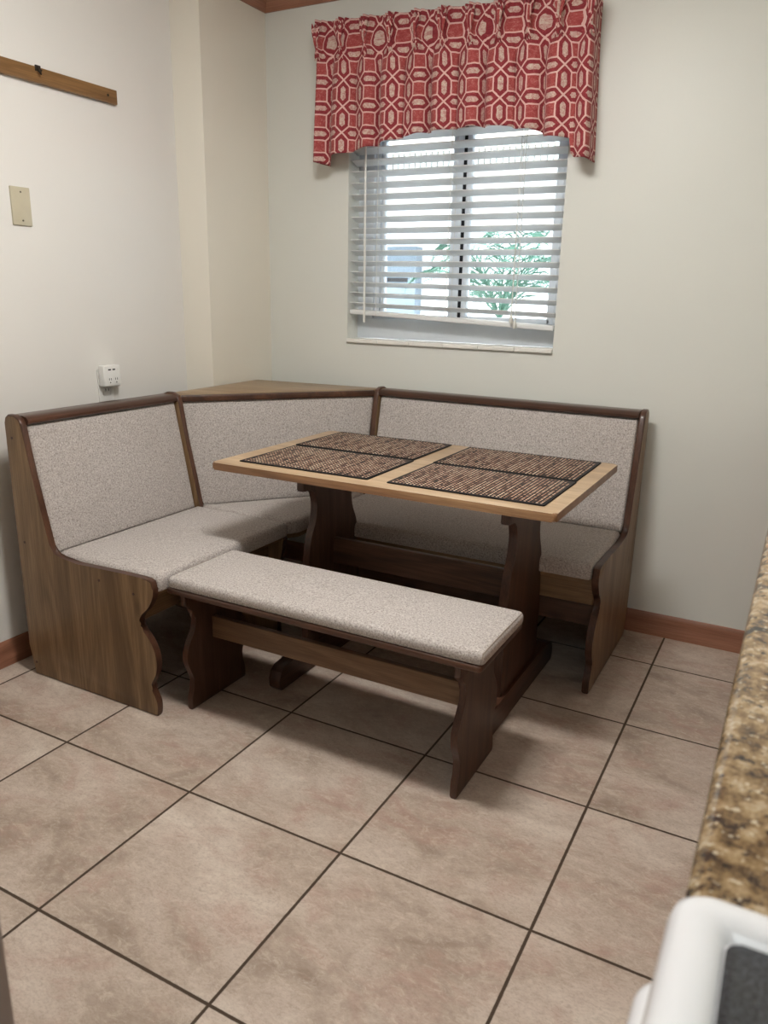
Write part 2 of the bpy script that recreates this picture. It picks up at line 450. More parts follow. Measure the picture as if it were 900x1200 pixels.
bm = bmesh.new(); prism(bm, [(d,z) for d, z in crown()], 'y', -.408, 0); struct('trim_2', bm, M['red_y'], True)
bm = bmesh.new(); prism(bm, [(XL+d,z) for d, z in crown()], 'y', YB, -.465); struct('trim_3', bm, M['red_y'], True)

# ------------------------------------------------------------------ window
win = bpy.data.objects.new('window_1', None); COL.objects.link(win); win.location = ((WX0+WX1)/2, .08, WZ0); win['kind'] = 'structure'
bm = bmesh.new()
nt = 6; tw = (WX1-WX0)/nt
for i in range(nt): box(bm, WX0+i*tw+.0008, WX0+(i+1)*tw-.0008, -.012, .085, WZ0-.018, WZ0, .004, 3)
finish('window_sill', bm, M['sill'], win)
bm = bmesh.new()
FY0, FY1 = .085, .15
box(bm, WX0, WX1, FY0, FY1, WZ0, WZ0+.085, .004); box(bm, WX0, WX1, FY0, FY1, WZ1-.06, WZ1, .004)
box(bm, WX0, WX0+.075, FY0, FY1, WZ0+.08, WZ1-.05, .004); box(bm, WX1-.035, WX1, FY0, FY1, WZ0+.08, WZ1-.05, .004)
finish('window_frame', bm, M['frame'], win)
bm = bmesh.new()
box(bm, WX0+.075, WX0+.100, .095, .125, WZ0+.085, WZ1-.06, .003); box(bm, WX0+.104, WX0+.118, .10, .13, WZ0+.085, WZ1-.06, .002)
box(bm, .828, .872, .095, .13, WZ0+.085, WZ1-.06, .003)
box(bm, .884, .905, .10, .14, WZ0+.085, WZ1-.06, .003); box(bm, 1.248, 1.278, .10, .14, WZ0+.085, WZ1-.06, .003)
box(bm, WX0+.1, .86, .10, .13, WZ0+.085, WZ0+.105, .003); box(bm, .89, 1.26, .10, .14, WZ0+.085, WZ0+.105, .003)
finish('window_sash', bm, M['frame'], win)
bm = bmesh.new(); box(bm, .872, .884, .098, .135, WZ0+.087, WZ1-.06); finish('gasket', bm, M['gasket'], win, False)
bm = bmesh.new(); box(bm, WX0+.1, .86, .112, .116, WZ0+.09, WZ1-.06); finish('pane', bm, M['glass'], win, False)
bm = bmesh.new(); box(bm, .89, 1.26, .120, .124, WZ0+.09, WZ1-.06); finish('pane', bm, M['glass'], win, False)

# ------------------------------------------------------------------ venetian blind
bl = thing('window_blind', (.86, .03, 1.9), 'white slatted venetian blind lowered over the window, bottom rail hanging lower on one side', 'blind')
BX0, BX1, BYC = WX0+.006, WX1-.006, .032
bm = bmesh.new(); box(bm, BX0, BX1, .006, .058, WZ1-.05, WZ1-.004, .003); finish('head_rail', bm, M['slat'], bl)
pitch = .0437; tilt = math.radians(20)
zr = 1.157
nsl = int((WZ1-.06-(zr+.03))/pitch)+1
for i in range(nsl):
    z = zr+.036+i*pitch; bm = bmesh.new(); L = []
    sk = -.020*max(0, 1-i/5)  # lowest slats follow the sagging rail
    for k in range(7):
        t = (k/6-.5); yy = t*.050; zz = .0030*(1-4*t*t)
        y = BYC+yy*math.cos(tilt)+zz*math.sin(tilt); zc = z-yy*math.sin(tilt)+zz*math.cos(tilt)
        L.append((y, zc))
    prof = L+[(y, zc-.0028) for y, zc in L[::-1]]
    prism(bm, prof, 'x', BX0, BX1)
    for v in bm.verts: v.co.z += sk*((v.co.x-BX0)/(BX1-BX0)-.5)
    finish('slat', bm, M['slat'], bl, True, 50)
bm = bmesh.new(); box(bm, BX0, BX1, .008, .056, -.010, .010, .004)
for v in bm.verts: v.co.z += zr-.036*((v.co.x-BX0)/(BX1-BX0)-.5)-.004
finish('bottom_rail', bm, M['slat'], bl)
for cx in (BX0+.13, .86, BX1-.17):
    bm = bmesh.new()
    for yy in (.004, .060): tube(bm, [(cx, yy, WZ1-.03), (cx, yy, zr)], .0011, 6)
    for i in range(nsl):
        z = zr+.036+i*pitch; tube(bm, [(cx, .004, z+.006), (cx, .060, z-.010)], .0008, 5)
    finish('ladder_cord', bm, M['cord'], bl)
bm = bmesh.new(); tube(bm, [(BX0+.075, -.004, WZ1-.03), (BX0+.079, -.008, 1.5), (BX0+.080, -.006, 1.13)], [.004,.0045,.005], 8)
finish('tilt_wand', bm, M['white_p'], bl)
for k, (cx, zb) in enumerate(((BX1-.165, 1.155), (BX1-.150, 1.135))):
    bm = bmesh.new(); tube(bm, [(BX1-.155+.004*k, .000, WZ1-.03), (cx, -.003, 1.5), (cx, -.004, zb+.02)], .0012, 6)
    c = finish('pull_cord', bm, M['cord'], bl)
    bm = bmesh.new(); tube(bm, [(cx, -.006, zb+.024), (cx, -.006, zb+.018), (cx, -.006, zb), (cx, -.006, zb-.006)], [.003,.006,.008,.005], 10)
    finish('tassel', bm, M['cord'], c)

# ------------------------------------------------------------------ valance
va = thing('window_valance', (.86, -.05, 2.2), 'red and cream lattice print valance with pinch pleats and arched hem over the window', 'curtain')
VX0, VX1, VY = .337, 1.392, -.105
NP = 10
def val_top(s): return 2.243-.040*s
HEM = [(-1, 1.742), (0, 1.748), (.045, 1.735), (.060, 1.735), (.075, 1.768), (.12, 1.776), (.20, 1.790), (.32, 1.810), (.45, 1.829), (.60, 1.832), (.72, 1.826), (.80, 1.812), (.87, 1.786), (.925, 1.772), (.932, 1.722), (1.0, 1.706), (2, 1.706)]
bm = bmesh.new(); uvl = bm.loops.layers.uv.new('UVMap')
path = []   # (x, y, normal side, s, arclength)
NS = 520
ret = 10
rows = 34
cols = []
for i in range(ret): cols.append(('L', i/ret))
for i in range(NS+1): cols.append(('F', i/NS))
for i in range(1, ret+1): cols.append(('R', i/ret))
grid, uvs = [], []
for j in range(rows+1):
    t = j/rows; row = []; uvrow = []
    for kind, q in cols:
        if kind == 'L': x, y, s, al = VX0, VY*q-.003*(1-q), 0, -.10+.10*q
        elif kind == 'R': x, y, s, al = VX1, VY*(1-q)-.003*q, 1, 1.42+.1*q
        else: x, y, s, al = VX0+(VX1-VX0)*q, VY, q, 1.42*q
        zt, zb = val_top(s), lerp(HEM, s)
        z = zt+(zb-zt)*t
        d = zt-z; pin = .085-.01*s
        ph = s*NP; fr = ph-math.floor(ph+.5)           # -0.5..0.5, 0 at a pinch
        flare = 1+.0*t
        if kind == 'F':
            g = math.exp(-(fr/.07)**2)
            k = math.exp(-((d-pin)/.028)**2)
            # above the pinch the pleat stands out in a soft tuft
            pid = math.floor(ph+.5); ra = math.sin(pid*12.9898)*.5; rb_ = math.sin(pid*78.233)*.5
            if d < pin:
                w = 1-d/pin
                env = math.exp(-(fr/(.10+.07*w))**2)
                y += -env*(.026+.012*w)*(.72+.28*math.cos(2*PI*fr/.13))
                x += .012*w*math.sin(2*PI*fr)
            else:
                e = min(1, (d-pin)/.10); e2 = min(1, (d-pin)/.30)
                y += -.024*math.exp(-(fr/.10)**2)*(1-e)
                y += -e*(.018+.006*ra)*math.cos(2*PI*fr)-e2*.007*math.cos(4*PI*fr+3*rb_)-e2*.006*math.sin(PI*ph*.7)
                x += e*(.0165+.004*rb_)*math.sin(2*PI*fr+.5*ra)
            y += .034*k*math.exp(-((fr-.015)/.024)**2)-.024*k*(math.exp(-((fr-.07)/.03)**2)+math.exp(-((fr+.07)/.03)**2))
            x += -fr*.085*k*math.exp(-(fr/.28)**2)
            z += .006*k*math.sin(fr*40+pid)*math.exp(-(fr/.12)**2)
        # skirt spreads slightly to both ends
        x += (s-.5)*.034*max(0, d-.08)/.4
        row.append(bm.verts.new((x, y, z))); uvrow.append((al, zt-.01-d*1.03+ (2.2-zt)))
    grid.append(row); uvs.append(uvrow)
ref = grid[int(rows*.62)]; arc = [0.0]
for a_, b_ in zip(ref, ref[1:]): arc.append(arc[-1]+(b_.co-a_.co).length)
for j in range(rows+1): uvs[j] = [(arc[i], uvs[j][i][1]) for i in range(len(cols))]
for j in range(rows):
    for i in range(len(cols)-1):
        f = bm.faces.new((grid[j][i], grid[j+1][i], grid[j+1][i+1], grid[j][i+1]))
        for lp, (a, b) in zip(f.loops, ((j,i),(j+1,i),(j+1,i+1),(j,i+1))): lp[uvl].uv = uvs[a][b]
vo = finish('valance_cloth', bm, [M['valance'], M['lining']], va, True, 180)
sm = vo.modifiers.new('thick', 'SOLIDIFY'); sm.thickness = .003; sm.offset = 0
for i in range(NP+1):
    s_ = i/NP; xc = VX0+(VX1-VX0)*s_; zt = val_top(s_); zp = zt-(.085-.01*s_)
    for k in (-1, 0, 1):
        j = random.uniform(-.003, .003); bm = bmesh.new(); uvk = bm.loops.layers.uv.new('UVMap')
        P0, P1, P2 = Vector((xc+k*.015, VY-.034, zt-.012)), Vector((xc+k*.0035+j, VY-.036-.004*(k == 0), zp+.012)), Vector((xc+k*.004-j, VY-.030, zp-.004))
        P3 = Vector((xc-k*.012+j, VY-.022, zp-.052))
        pts = [P0.lerp(P1, .0), P0.lerp(P1, .35), P0.lerp(P1, .7), P1, P2, P2.lerp(P3, .5), P3]
        tube(bm, pts, [.0025,.0065,.0060,.0042,.0040,.0050,.0015], 10)
        for f in bm.faces:
            for lp in f.loops:
                c_ = lp.vert.co; lp[uvk].uv = (c_.x*1.6+.031*k, c_.z+.3*c_.y)
        finish('pleat_fold', bm, M['valance'], va, True, 180)
bm = bmesh.new(); tube(bm, [(VX0+.012, -.02, 2.15), (VX0+.012, -.075, 2.15), (.9, -.075, 2.13), (VX1-.012, -.075, 2.11), (VX1-.012, -.02, 2.11)], .006, 8)
for x in (VX0+.012, VX1-.012): box(bm, x-.008, x+.008, -.022, 0, 2.09 if x > 1 else 2.13, 2.13 if x > 1 else 2.17, .002)
finish('curtain_rod', bm, M['white_p'], va)

# ------------------------------------------------------------------ corner bench
PROF = [(0,.115),(0,.845),(.006,.862),(.020,.872),(.048,.872),(.068,.862),(.079,.843),(.104,.684),(.134,.552),(.152,.473),(.158,.456),(.172,.443),(.20,.437),(.27,.435),(.352,.438),(.449,.441),(.535,.442),(.563,.442),(.575,.437),(.580,.418)]
SCROLL = [(.580,.418),(.574,.385),(.553,.350),(.527,.325),(.517,.303),(.523,.281),(.550,.252),(.568,.220),(.576,.181),(.570,.144),(.553,.112),(.547,.093),(.555,.074),(.566,.051),(.568,.028),(.564,0)]
OUT = PROF+smooth_poly(SCROLL)[1:]+[(.018,0),(.014,.075),(.002,.108)]
LX, RY = .028, -.042           # back planes of the two wings
cb = thing('corner_bench', (.03, -.04, 0), 'L-shaped wooden corner bench with oatmeal tweed seats, backs and triangular corner shelf', 'bench')
bm = bmesh.new(); prism(bm, [(LX+d, z) for d, z in OUT], 'y', -1.414, -1.392, .005, 3, 0, 1)
finish('end_panel', bm, [M['pan_z'], M['edge_z']], cb)
bm = bmesh.new(); prism(bm, [(RY-d, z) for d, z in OUT], 'x', 1.676, 1.698, .005, 3, 0, 1)
finish('end_panel', bm, [M['pan_z'], M['edge_z']], cb)
DIV = [(0,.10),(0,.852),(.010,.868),(.030,.876),(.058,.876),(.080,.866),(.092,.843),(.117,.684),(.147,.552),(.166,.462),(.176,.425),(.30,.40),(.56,.395),(.566,.38),(.545,.33),(.53,.26),(.53,0),(.02,0)]
bm = bmesh.new(); prism(bm, [(LX+d, z) for d, z in DIV], 'y', -.745, -.723, .006, 3, 0, 1)
finish('divider_panel', bm, [M['pan_z'], M['edge_z']], cb)
bm = bmesh.new(); prism(bm, [(RY-d, z) for d, z in DIV], 'x', .612, .634, .006, 3, 0, 1)
finish('divider_panel', bm, [M['pan_z'], M['edge_z']], cb)
# top rails (rounded bars)
def rail_prof(): return [(.004,.842),(.002,.862),(.012,.868),(.060,.868),(.076,.864),(.084,.855),(.084,.847),(.078,.842)]
bm = bmesh.new(); prism(bm, [(LX+d, z) for d, z in rail_prof()], 'y', -1.392, -.745); finish('top_rail', bm, M['edge_y'], cb)
bm = bmesh.new(); prism(bm, [(RY-d, z) for d, z in rail_prof()], 'x', .634, 1.676); finish('top_rail', bm, M['edge_x'], cb)
bm = bmesh.new()
A, B = Vector((LX+.082, -.723)), Vector((.612, RY-.082)); nrm = Vector((B.y-A.y, -(B.x-A.x))).normalized()  # towards the room
prism(bm, [tuple(A+nrm*.004), tuple(B+nrm*.004), tuple(B-nrm*.022), tuple(A-nrm*.022)], 'z', .838, .864, .006, 3); finish('top_rail', bm, M['edge_x'], cb)
bm = bmesh.new(); prism(bm, [tuple(A-nrm*.010), tuple(B-nrm*.010), (.612, RY-.012), (.030, -.122), (.012, -.132), (LX+.004, -.723)], 'z', .850, .8655, .003, 2)
finish('corner_shelf', bm, M['shelf'], cb)
# backs
def dz(z): return .152+(.473-z)*(.152-.079)/(.843-.473)-.006   # cushion face follows the panel slope
zb_, zt_ = .440, .842
bm = bmesh.new(); slab(bm, (LX+dz(zb_), -1.390, zb_), (LX+dz(zb_), -.747, zb_), (LX+dz(zt_), -.747, zt_), (LX+dz(zt_), -1.390, zt_), .035); finish('backrest', bm, M['fabric'], cb)
bm = bmesh.new(); slab(bm, (.636, RY-dz(zb_), zb_), (1.674, RY-dz(zb_), zb_), (1.674, RY-dz(zt_), zt_), (.636, RY-dz(zt_), zt_), .035, nu=40); finish('backrest', bm, M['fabric'], cb)
bm = bmesh.new(); slab(bm, (LX+dz(zb_), -.721, zb_), (.610, RY-dz(zb_), zb_), (.610, RY-dz(zt_), zt_), (LX+dz(zt_), -.721, zt_), .03); finish('backrest', bm, M['fabric'], cb)
# hidden boards behind the backs
bm = bmesh.new(); box(bm, LX+.002, LX+.014, -1.392, -.745, .30, .842); finish('back_board', bm, M['pan_y'], cb)
bm = bmesh.new(); box(bm, .634, 1.676, RY-.014, RY-.002, .30, .842); finish('back_board', bm, M['pan_x'], cb)
# seats
SZ0, SZ1 = .395, .450
bm = bmesh.new(); pad(bm, [(LX+.150, -1.3895), (.606, -1.3895), (.606, -.7365), (LX+.150, -.7365)], SZ0, SZ1, .022); finish('seat_cushion', bm, M['fabric'], cb)
bm = bmesh.new(); pad(bm, [(.6235, RY-.580), (1.6735, RY-.580), (1.6735, RY-.150), (.6235, RY-.150)], SZ0, SZ1, .022); finish('seat_cushion', bm, M['fabric'], cb)
bm = bmesh.new(); pad(bm, [(LX+.150, -.7325), (.590, -.7325), (.6195, -.690), (.6195, RY-.150)], SZ0, SZ1, .016); finish('seat_cushion', bm, M['fabric'], cb)
# seat boards and aprons
bm = bmesh.new(); box(bm, LX+.10, .585, -1.392, -.745, .378, .395, .003); finish('seat_board', bm, M['pan_y'], cb)
bm = bmesh.new(); box(bm, .634, 1.676, RY-.560, RY-.10, .378, .395, .003); finish('seat_board', bm, M['pan_x'], cb)
bm = bmesh.new(); prism(bm, [(LX+.14, -.722), (.585, -.722), (.611, -.68), (.611, RY-.14)], 'z', .378, .395, .003, 2); finish('seat_board', bm, M['pan_x'], cb)
bm = bmesh.new(); box(bm, .500, .520, -1.392, -.745, .285, .378, .003); finish('apron', bm, M['pan_y'], cb)
bm = bmesh.new(); box(bm, .634, 1.676, RY-.530, RY-.510, .296, .378, .003); finish('apron', bm, M['pan_x'], cb)
bm = bmesh.new(); box(bm, .634, 1.676, RY-.508, RY-.490, .214, .300, .003); finish('lower_rail', bm, M['walnut_x'], cb)
for cx, cy in ((.06, -.16),): 
    bm = bmesh.new(); box(bm, cx, cx+.035, cy-.035, cy, 0, .85, .003); finish('corner_post', bm, M['pan_z'], cb)
# wooden plugs over the screws on the near end panel
for d, z in ((.030,.80),(.036,.465),(.030,.045),(.36,.40),(.50,.385)):
    bm = bmesh.new(); tube(bm, [(LX+d, -1.4135, z), (LX+d, -1.4150, z)], .0045, 12); finish('screw_plug', bm, M['edge_z'], cb)

# ------------------------------------------------------------------ trestle table
TX0, TX1, TY0, TY1, TZ = .570, 1.677, -1.100, -.398, .730
tb = thing('trestle_table', (1.12, -.75, 0), 'wooden trestle dining table with light top and dark scrolled pedestals before the corner bench', 'table')
bm = bmesh.new()
def rrect(x0, x1, y0, y1, r, n=5):
    o = []
    for cx, cy, a in ((x1-r, y0+r, -90), (x1-r, y1-r, 0), (x0+r, y1-r, 90), (x0+r, y0+r, 180)):
        for k in range(n+1):
            t = math.radians(a+90*k/n); o.append((cx+r*math.cos(t), cy+r*math.sin(t)))
    return o
prism(bm, rrect(TX0, TX1, TY0, TY1, .012), 'z', TZ-.023, TZ, .007, 3, 0, 1)
finish('tabletop', bm, [M['top'], M['top_edge']], tb)
PC = -.757
half = [(.150,.707),(.150,.640),(.147,.634),(.118,.628),(.108,.610),(.100,.580),(.101,.545),(.110,.510),(.128,.470),(.138,.425),(.145,.36),(.149,.29),(.152,.20),(.152,.12),(.152,.085)]
half = [(.190 if z > .63 else h*1.12, z) for h, z in half]
def ped(x0, x1):
    bm = bmesh.new(); R_ = smooth_poly(half[2:])
    o = [(PC-.19,.707),(PC-.19,.640)]+[(PC-h, z) for h, z in R_]+[(PC+h, z) for h, z in R_[::-1]]+[(PC+.19,.640),(PC+.19,.707)]
    prism(bm, o, 'x', x0, x1, .004, 3, 0, 1); finish('pedestal', bm, [M['walnut_z'], M['edge_z']], tb)
    bm = bmesh.new(); f = .347
    foot = [(PC-f+.012,0),(PC-f,.012),(PC-f-.002,.04),(PC-f+.008,.066),(PC-f+.03,.080),(PC-f+.07,.082),(PC-f+.12,.088),(PC,.09),(PC+f-.12,.088),(PC+f-.07,.082),(PC+f-.03,.080),(PC+f-.008,.066),(PC+f+.002,.04),(PC+f,.012),(PC+f-.012,0),(PC+f-.10,0),(PC+f-.12,.008),(PC-f+.12,.008),(PC-f+.10,0)]
    prism(bm, foot, 'x', x0-.010, x1+.010, .004, 3, 0, 1); finish('foot', bm, [M['walnut_y'], M['edge_y']], tb)
    bm = bmesh.new(); box(bm, x0-.02, x1+.02, PC-.27, PC+.27, .690, .7075, .004); finish('cleat', bm, M['edge_y'], tb)
ped(.790, .815); ped(1.480, 1.506)
bm = bmesh.new(); box(bm, .815, 1.480, PC-.012, PC+.012, .342, .434, .004); finish('stretcher', bm, M['walnut_x'], tb)

# ------------------------------------------------------------------ loose bench
bn = thing('upholstered_bench', (1.11, -1.22, 0), 'low backless wooden bench with scrolled legs and oatmeal tweed cushion before the table', 'bench')
BX_0, BX_1, BY_0, BY_1 = .6175, 1.607, -1.375, -1.068
bm = bmesh.new(); prism(bm, rrect(BX_0, BX_1-.004, BY_0+.002, BY_1, .01, 3), 'z', .392, .411, .006, 3); finish('seat_board', bm, M['edge_x'], bn)
bm = bmesh.new(); pad(bm, [(BX_0+.003, BY_0+.003), (BX_1, BY_0+.003), (BX_1, BY_1-.002), (BX_0+.003, BY_1-.002)], .411, .446, .016, .004); cu = finish('seat_cushion', bm, M['fabric'], bn)
for xe in (BX_1-.0055, BX_0+.0085):
    bm = bmesh.new(); tube(bm, [(xe, BY_0+.006, .430), (xe, BY_0+.012, .4405), (xe, -1.22, .4425), (xe, BY_1-.014, .4405), (xe, BY_1-.008, .430)], .0017, 6); finish('piping', bm, M['seam'], cu)
BC = -1.200
lh = [(.142,.392),(.142,.350),(.126,.336),(.101,.312),(.100,.275),(.110,.250),(.130,.220),(.142,.190),(.141,.160),(.128,.128),(.118,.100),(.120,.068),(.129,.038),(.130,0)]
for x0 in (.640, 1.522):
    R_ = smooth_poly(lh[1:])
    bm = bmesh.new(); prism(bm, [(BC-h, z) for h, z in [lh[0]]+R_]+[(BC+h*.98, z) for h, z in (R_[::-1]+[lh[0]])], 'x', x0, x0+.019, .005, 3, 0, 1)
    finish('leg', bm, [M['walnut_z'], M['edge_z']], bn)
bm = bmesh.new(); box(bm, .659, 1.522, -1.228, -1.208, .206, .276, .003); finish('stretcher', bm, M['pine_x'], bn)
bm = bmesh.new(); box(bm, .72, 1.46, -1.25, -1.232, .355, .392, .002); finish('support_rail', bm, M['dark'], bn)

# ------------------------------------------------------------------ placemats
def mat_mesh():
    bm = bmesh.new(); prism(bm, rrect(-.2325, .2325, -.1565, .1565, .006, 3), 'z', 0, .0032, .0012, 2, 0, 1)
    return bm
mats = [((.868, -.887), .4, 'black and tan woven placemat at the front edge, on the table half nearer the corner'),
        ((.861, -.566), 0, 'black and tan woven placemat at the rear edge, on the table half nearer the corner'),
        ((1.397, -.888), -.3, 'black and tan woven placemat at the front edge, on the table half nearer the counter'),
        ((1.394, -.569), 0, 'black and tan woven placemat at the rear edge, on the table half nearer the counter')]
pm0 = finish('placemat', mat_mesh(), [M['mat'], M['mat_edge']])
for i, ((x, y), r, lab) in enumerate(mats):
    o = pm0 if i == 0 else pm0.copy()
    if i: COL.objects.link(o)
    o.location = (x, y, TZ+.0003); o.rotation_euler = (0, 0, math.radians(r))
    tag(o, lab, 'placemat', 'woven placemats on the table')

# ------------------------------------------------------------------ things on the left wall
rl = thing('wall_rail', (XL, -1.2, 1.88), 'bare narrow wooden rail screwed high on the cream wall, small hook on it', 'rail')
bm = bmesh.new(); box(bm, XL, XL+.016, -1.75, -.762, 1.862, 1.908, .003); finish('rail_board', bm, M['rail'], rl)
bm = bmesh.new(); tube(bm, [(XL+.018, -1.085, 1.909), (XL+.020, -1.085, 1.896), (XL+.030, -1.085, 1.886), (XL+.034, -1.085, 1.898)], .003, 8)
box(bm, XL+.015, XL+.019, -1.095, -1.075, 1.895, 1.912, .001); finish('hook', bm, M['dmetal'], rl)
for y in (-.805, -1.55):
    bm = bmesh.new(); tube(bm, [(XL+.014, y, 1.885), (XL+.0175, y, 1.885)], .0045, 12); finish('screw', bm, M['dmetal'], rl)
bp = thing('cover_plate', (XL, -1.185, 1.49), 'beige blank electrical cover plate on the cream wall below the wooden rail', 'cover plate')
bm = bmesh.new(); box(bm, XL-.001, XL+.006, -1.2195, -1.1495, 1.434, 1.549, .002); finish('plate', bm, M['beige_p'], bp)
for z in (1.449, 1.534):
    bm = bmesh.new(); tube(bm, [(XL+.0055, -1.184, z), (XL+.0072, -1.184, z)], .003, 10); finish('screw', bm, M['metal'], bp)
op = thing('outlet_plate', (XL, -.885, .90), 'white outlet wall plate behind the plug-in charger, above the bench back', 'outlet')
bm = bmesh.new(); box(bm, XL, XL+.006, -.935, -.865, .845, .962, .002); finish('plate', bm, M['white_p'], op)
bm = bmesh.new(); box(bm, XL+.0055, XL+.009, -.917, -.883, .868, .898, .003); f = finish('socket', bm, M['white_p'], op)
bm = bmesh.new(); 
for y in (-.907, -.893): box(bm, XL+.0088, XL+.0093, y-.0012, y+.0012, .883, .892)
finish('slot', bm, M['slot'], f, False)
ad = thing('plug_adapter', (XL+.01, -.89, .94), 'white plug-in outlet adapter with two sockets and USB ports above the bench back', 'adapter')
AX = XL+.042; AY0, AY1, AZ0, AZ1 = -.937, -.858, .902, .979
bm = bmesh.new(); box(bm, XL+.0095, AX, AY0, AY1, AZ0, AZ1, .006, 4); finish('body', bm, M['white_p'], ad)
bm = bmesh.new(); tube(bm, [(XL+.0062, -.9, .93), (XL+.0098, -.9, .93)], .004, 8); finish('prong', bm, M['metal'], ad)
for y in (-.912, -.892):
    bm = bmesh.new(); box(bm, AX-.0005, AX+.0006, y-.0065, y+.0065, .9605, .9655, .0004); finish('usb_port', bm, M['slot'], ad, False)
bm = bmesh.new(); tube(bm, [(AX-.0005, -.875, .963), (AX+.0006, -.875, .963)], .0028, 10); finish('indicator', bm, M['cord'], ad)
for y in (-.9115, -.8825):
    bm = bmesh.new(); box(bm, AX-.001, AX+.0003, y-.012, y+.012, .909, .937, .001); fc = finish('socket', bm, M['white_p'], ad)
    bm = bmesh.new(); box(bm, AX+.0002, AX+.0008, y-.0055, y-.0035, .925, .933); box(bm, AX+.0002, AX+.0008, y+.0035, y+.0055, .925, .933)
    tube(bm, [(AX+.0002, y, .917), (AX+.0008, y, .917)], .0024, 8); finish('slot', bm, M['slot'], fc, False)

# ------------------------------------------------------------------ counter, cabinet, range
ct = bmesh.new(); 
CX0, CY0, CZ = 2.1535, -2.517, .900
prism(ct, [(CX0,CZ-.026),(CX0,CZ-.010),(CX0+.003,CZ-.004),(CX0+.010,CZ),(XR,CZ),(XR,CZ-.036),(CX0+.010,CZ-.036),(CX0+.003,CZ-.032)], 'y', CY0, -.005)
tag(finish('granite_countertop', ct, M['granite']), 'brown and gold speckled granite countertop beside the white range', 'countertop')
kc = thing('base_cabinet', (2.5, -1.3, 0), 'wooden base cabinet carrying the granite countertop', 'cabinet')
bm = bmesh.new(); box(bm, 2.215, XR-.002, CY0+.004, -.02, .10, CZ-.0365); finish('carcass', bm, M['cab'], kc, False)
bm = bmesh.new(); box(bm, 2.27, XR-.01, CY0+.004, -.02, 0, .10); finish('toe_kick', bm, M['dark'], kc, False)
for i in range(4):
    y0 = CY0+.02+i*.618
    bm = bmesh.new(); box(bm, 2.197, 2.215, y0, y0+.60, .13, .68, .003); d = finish('door', bm, M['cab'], kc)
    bm = bmesh.new(); tube(bm, [(2.197, y0+.05, .62), (2.181, y0+.05, .62)], [.006,.012], 12); finish('knob', bm, M['metal'], d)
    bm = bmesh.new(); box(bm, 2.197, 2.215, y0, y0+.60, .70, .845, .003); d = finish('drawer', bm, M['cab'], kc)
    bm = bmesh.new(); tube(bm, [(2.197, y0+.30, .77), (2.181, y0+.30, .77)], [.006,.012], 12); finish('knob', bm, M['metal'], d)

st = thing('kitchen_range', (2.47, -2.9, 0), 'white enamel kitchen range with black speckled glass hob at the counter end', 'range')
SY0, SY1, SX0, SZT = -3.285, -2.523, 2.148, .930
bm = bmesh.new(); box(bm, 2.19, XR-.003, SY0, SY1, .02, .875, .004); finish('body', bm, M['white'], st)
# hob surround: raised rounded rim around a sunken glass
def ring_tray(bm):
    levels = [(0, .875), (0, SZT-.018), (.003, SZT-.007), (.008, SZT-.002), (.015, SZT), (.022, SZT-.001), (.0275, SZT-.004), (.031, SZT-.0085)]
    rr = []
    for ins, z in levels:
        o = rrect(SX0+ins, XR-.004-ins, SY0+ins, SY1-ins, max(.004, .020-ins*.5), 6)
        rr.append([bm.verts.new((*p, z)) for p in o])
    for A_, B_ in zip(rr, rr[1:]):
        n = len(A_)
        for i in range(n): bm.faces.new((A_[i], A_[(i+1) % n], B_[(i+1) % n], B_[i]))
    bm.faces.new(rr[-1]); bm.faces.new(rr[0][::-1])
bm = bmesh.new(); ring_tray(bm); finish('hob_surround', bm, M['white'], st)
bm = bmesh.new(); prism(bm, rrect(SX0+.0315, XR-.036, SY0+.0315, SY1-.0315, .008, 5), 'z', SZT-.009, SZT-.006, .001, 2); finish('hob_glass', bm, M['hob'], st)
bm = bmesh.new(); box(bm, 2.160, 2.19, SY0+.01, SY1-.01, .30, .795, .008); dr = finish('oven_door', bm, M['white'], st)
bm = bmesh.new(); box(bm, 2.1365, 2.20, SY0+.014, SY1-.014, .800, .8745, .018, 5); finish('front_panel', bm, M['white'], st)
hp = []
for k in range(41):
    t = k/40; y = SY1-.025+(SY0+.025-SY1+.025)*t
    hp.append((2.165-.052*min(1, 5*min(t, 1-t))**.55, y, .745))
bm = bmesh.new(); tube(bm, hp, .014, 12); finish('handle', bm, M['white'], dr)
bm = bmesh.new(); box(bm, 2.165, 2.19, SY0+.01, SY1-.01, .06, .285, .008); finish('drawer', bm, M['white'], st)
for (x, y) in ((2.25, SY0+.06), (2.25, SY1-.06), (2.74, SY0+.06), (2.74, SY1-.06)):
    bm = bmesh.new(); tube(bm, [(x, y, 0), (x, y, .022)], .018, 12); finish('foot', bm, M['dmetal'], st)

# ------------------------------------------------------------------ outside
bm = bmesh.new(); box(bm, -9, 9, .15, 9, -.20, -.10); struct('ground', bm, M['paving'])
bm = bmesh.new(); box(bm, -7, 6, 4.2, 4.4, -.12, 3.4); 
nb = tag(finish('neighbour_wall', bm, M['stucco'], None, False), 'sunlit white stucco building wall seen outside through the window', 'building')
bm = bmesh.new(); prism(bm, [(3.15,2.34),(3.15,2.52),(4.198,3.0),(4.198,2.50),(3.2,2.34)], 'x', -7, 6)
ev = tag(finish('porch_eave', bm, M['eave'], None, False), 'beige porch eave with ragged fringe above the white wall outside the window', 'eave')
for x in (-6.5, 5.5):
    bm = bmesh.new(); box(bm, x, x+.12, 3.2, 3.32, -.11, 2.36); finish('post', bm, M['eave'], ev, False)
bm = bmesh.new()
for i in range(150):
    x = -4+i*.05; z = 2.34-.05-.05*random.random(); box(bm, x, x+.035, 3.145, 3.165, z-.06, 2.36)
finish('fringe', bm, M['shingle'], ev, False)
mb = thing('meter_box', (-1.42, 4.15, 1.1), 'grey electrical meter box with dark slot on the white wall outside the window', 'meter box')
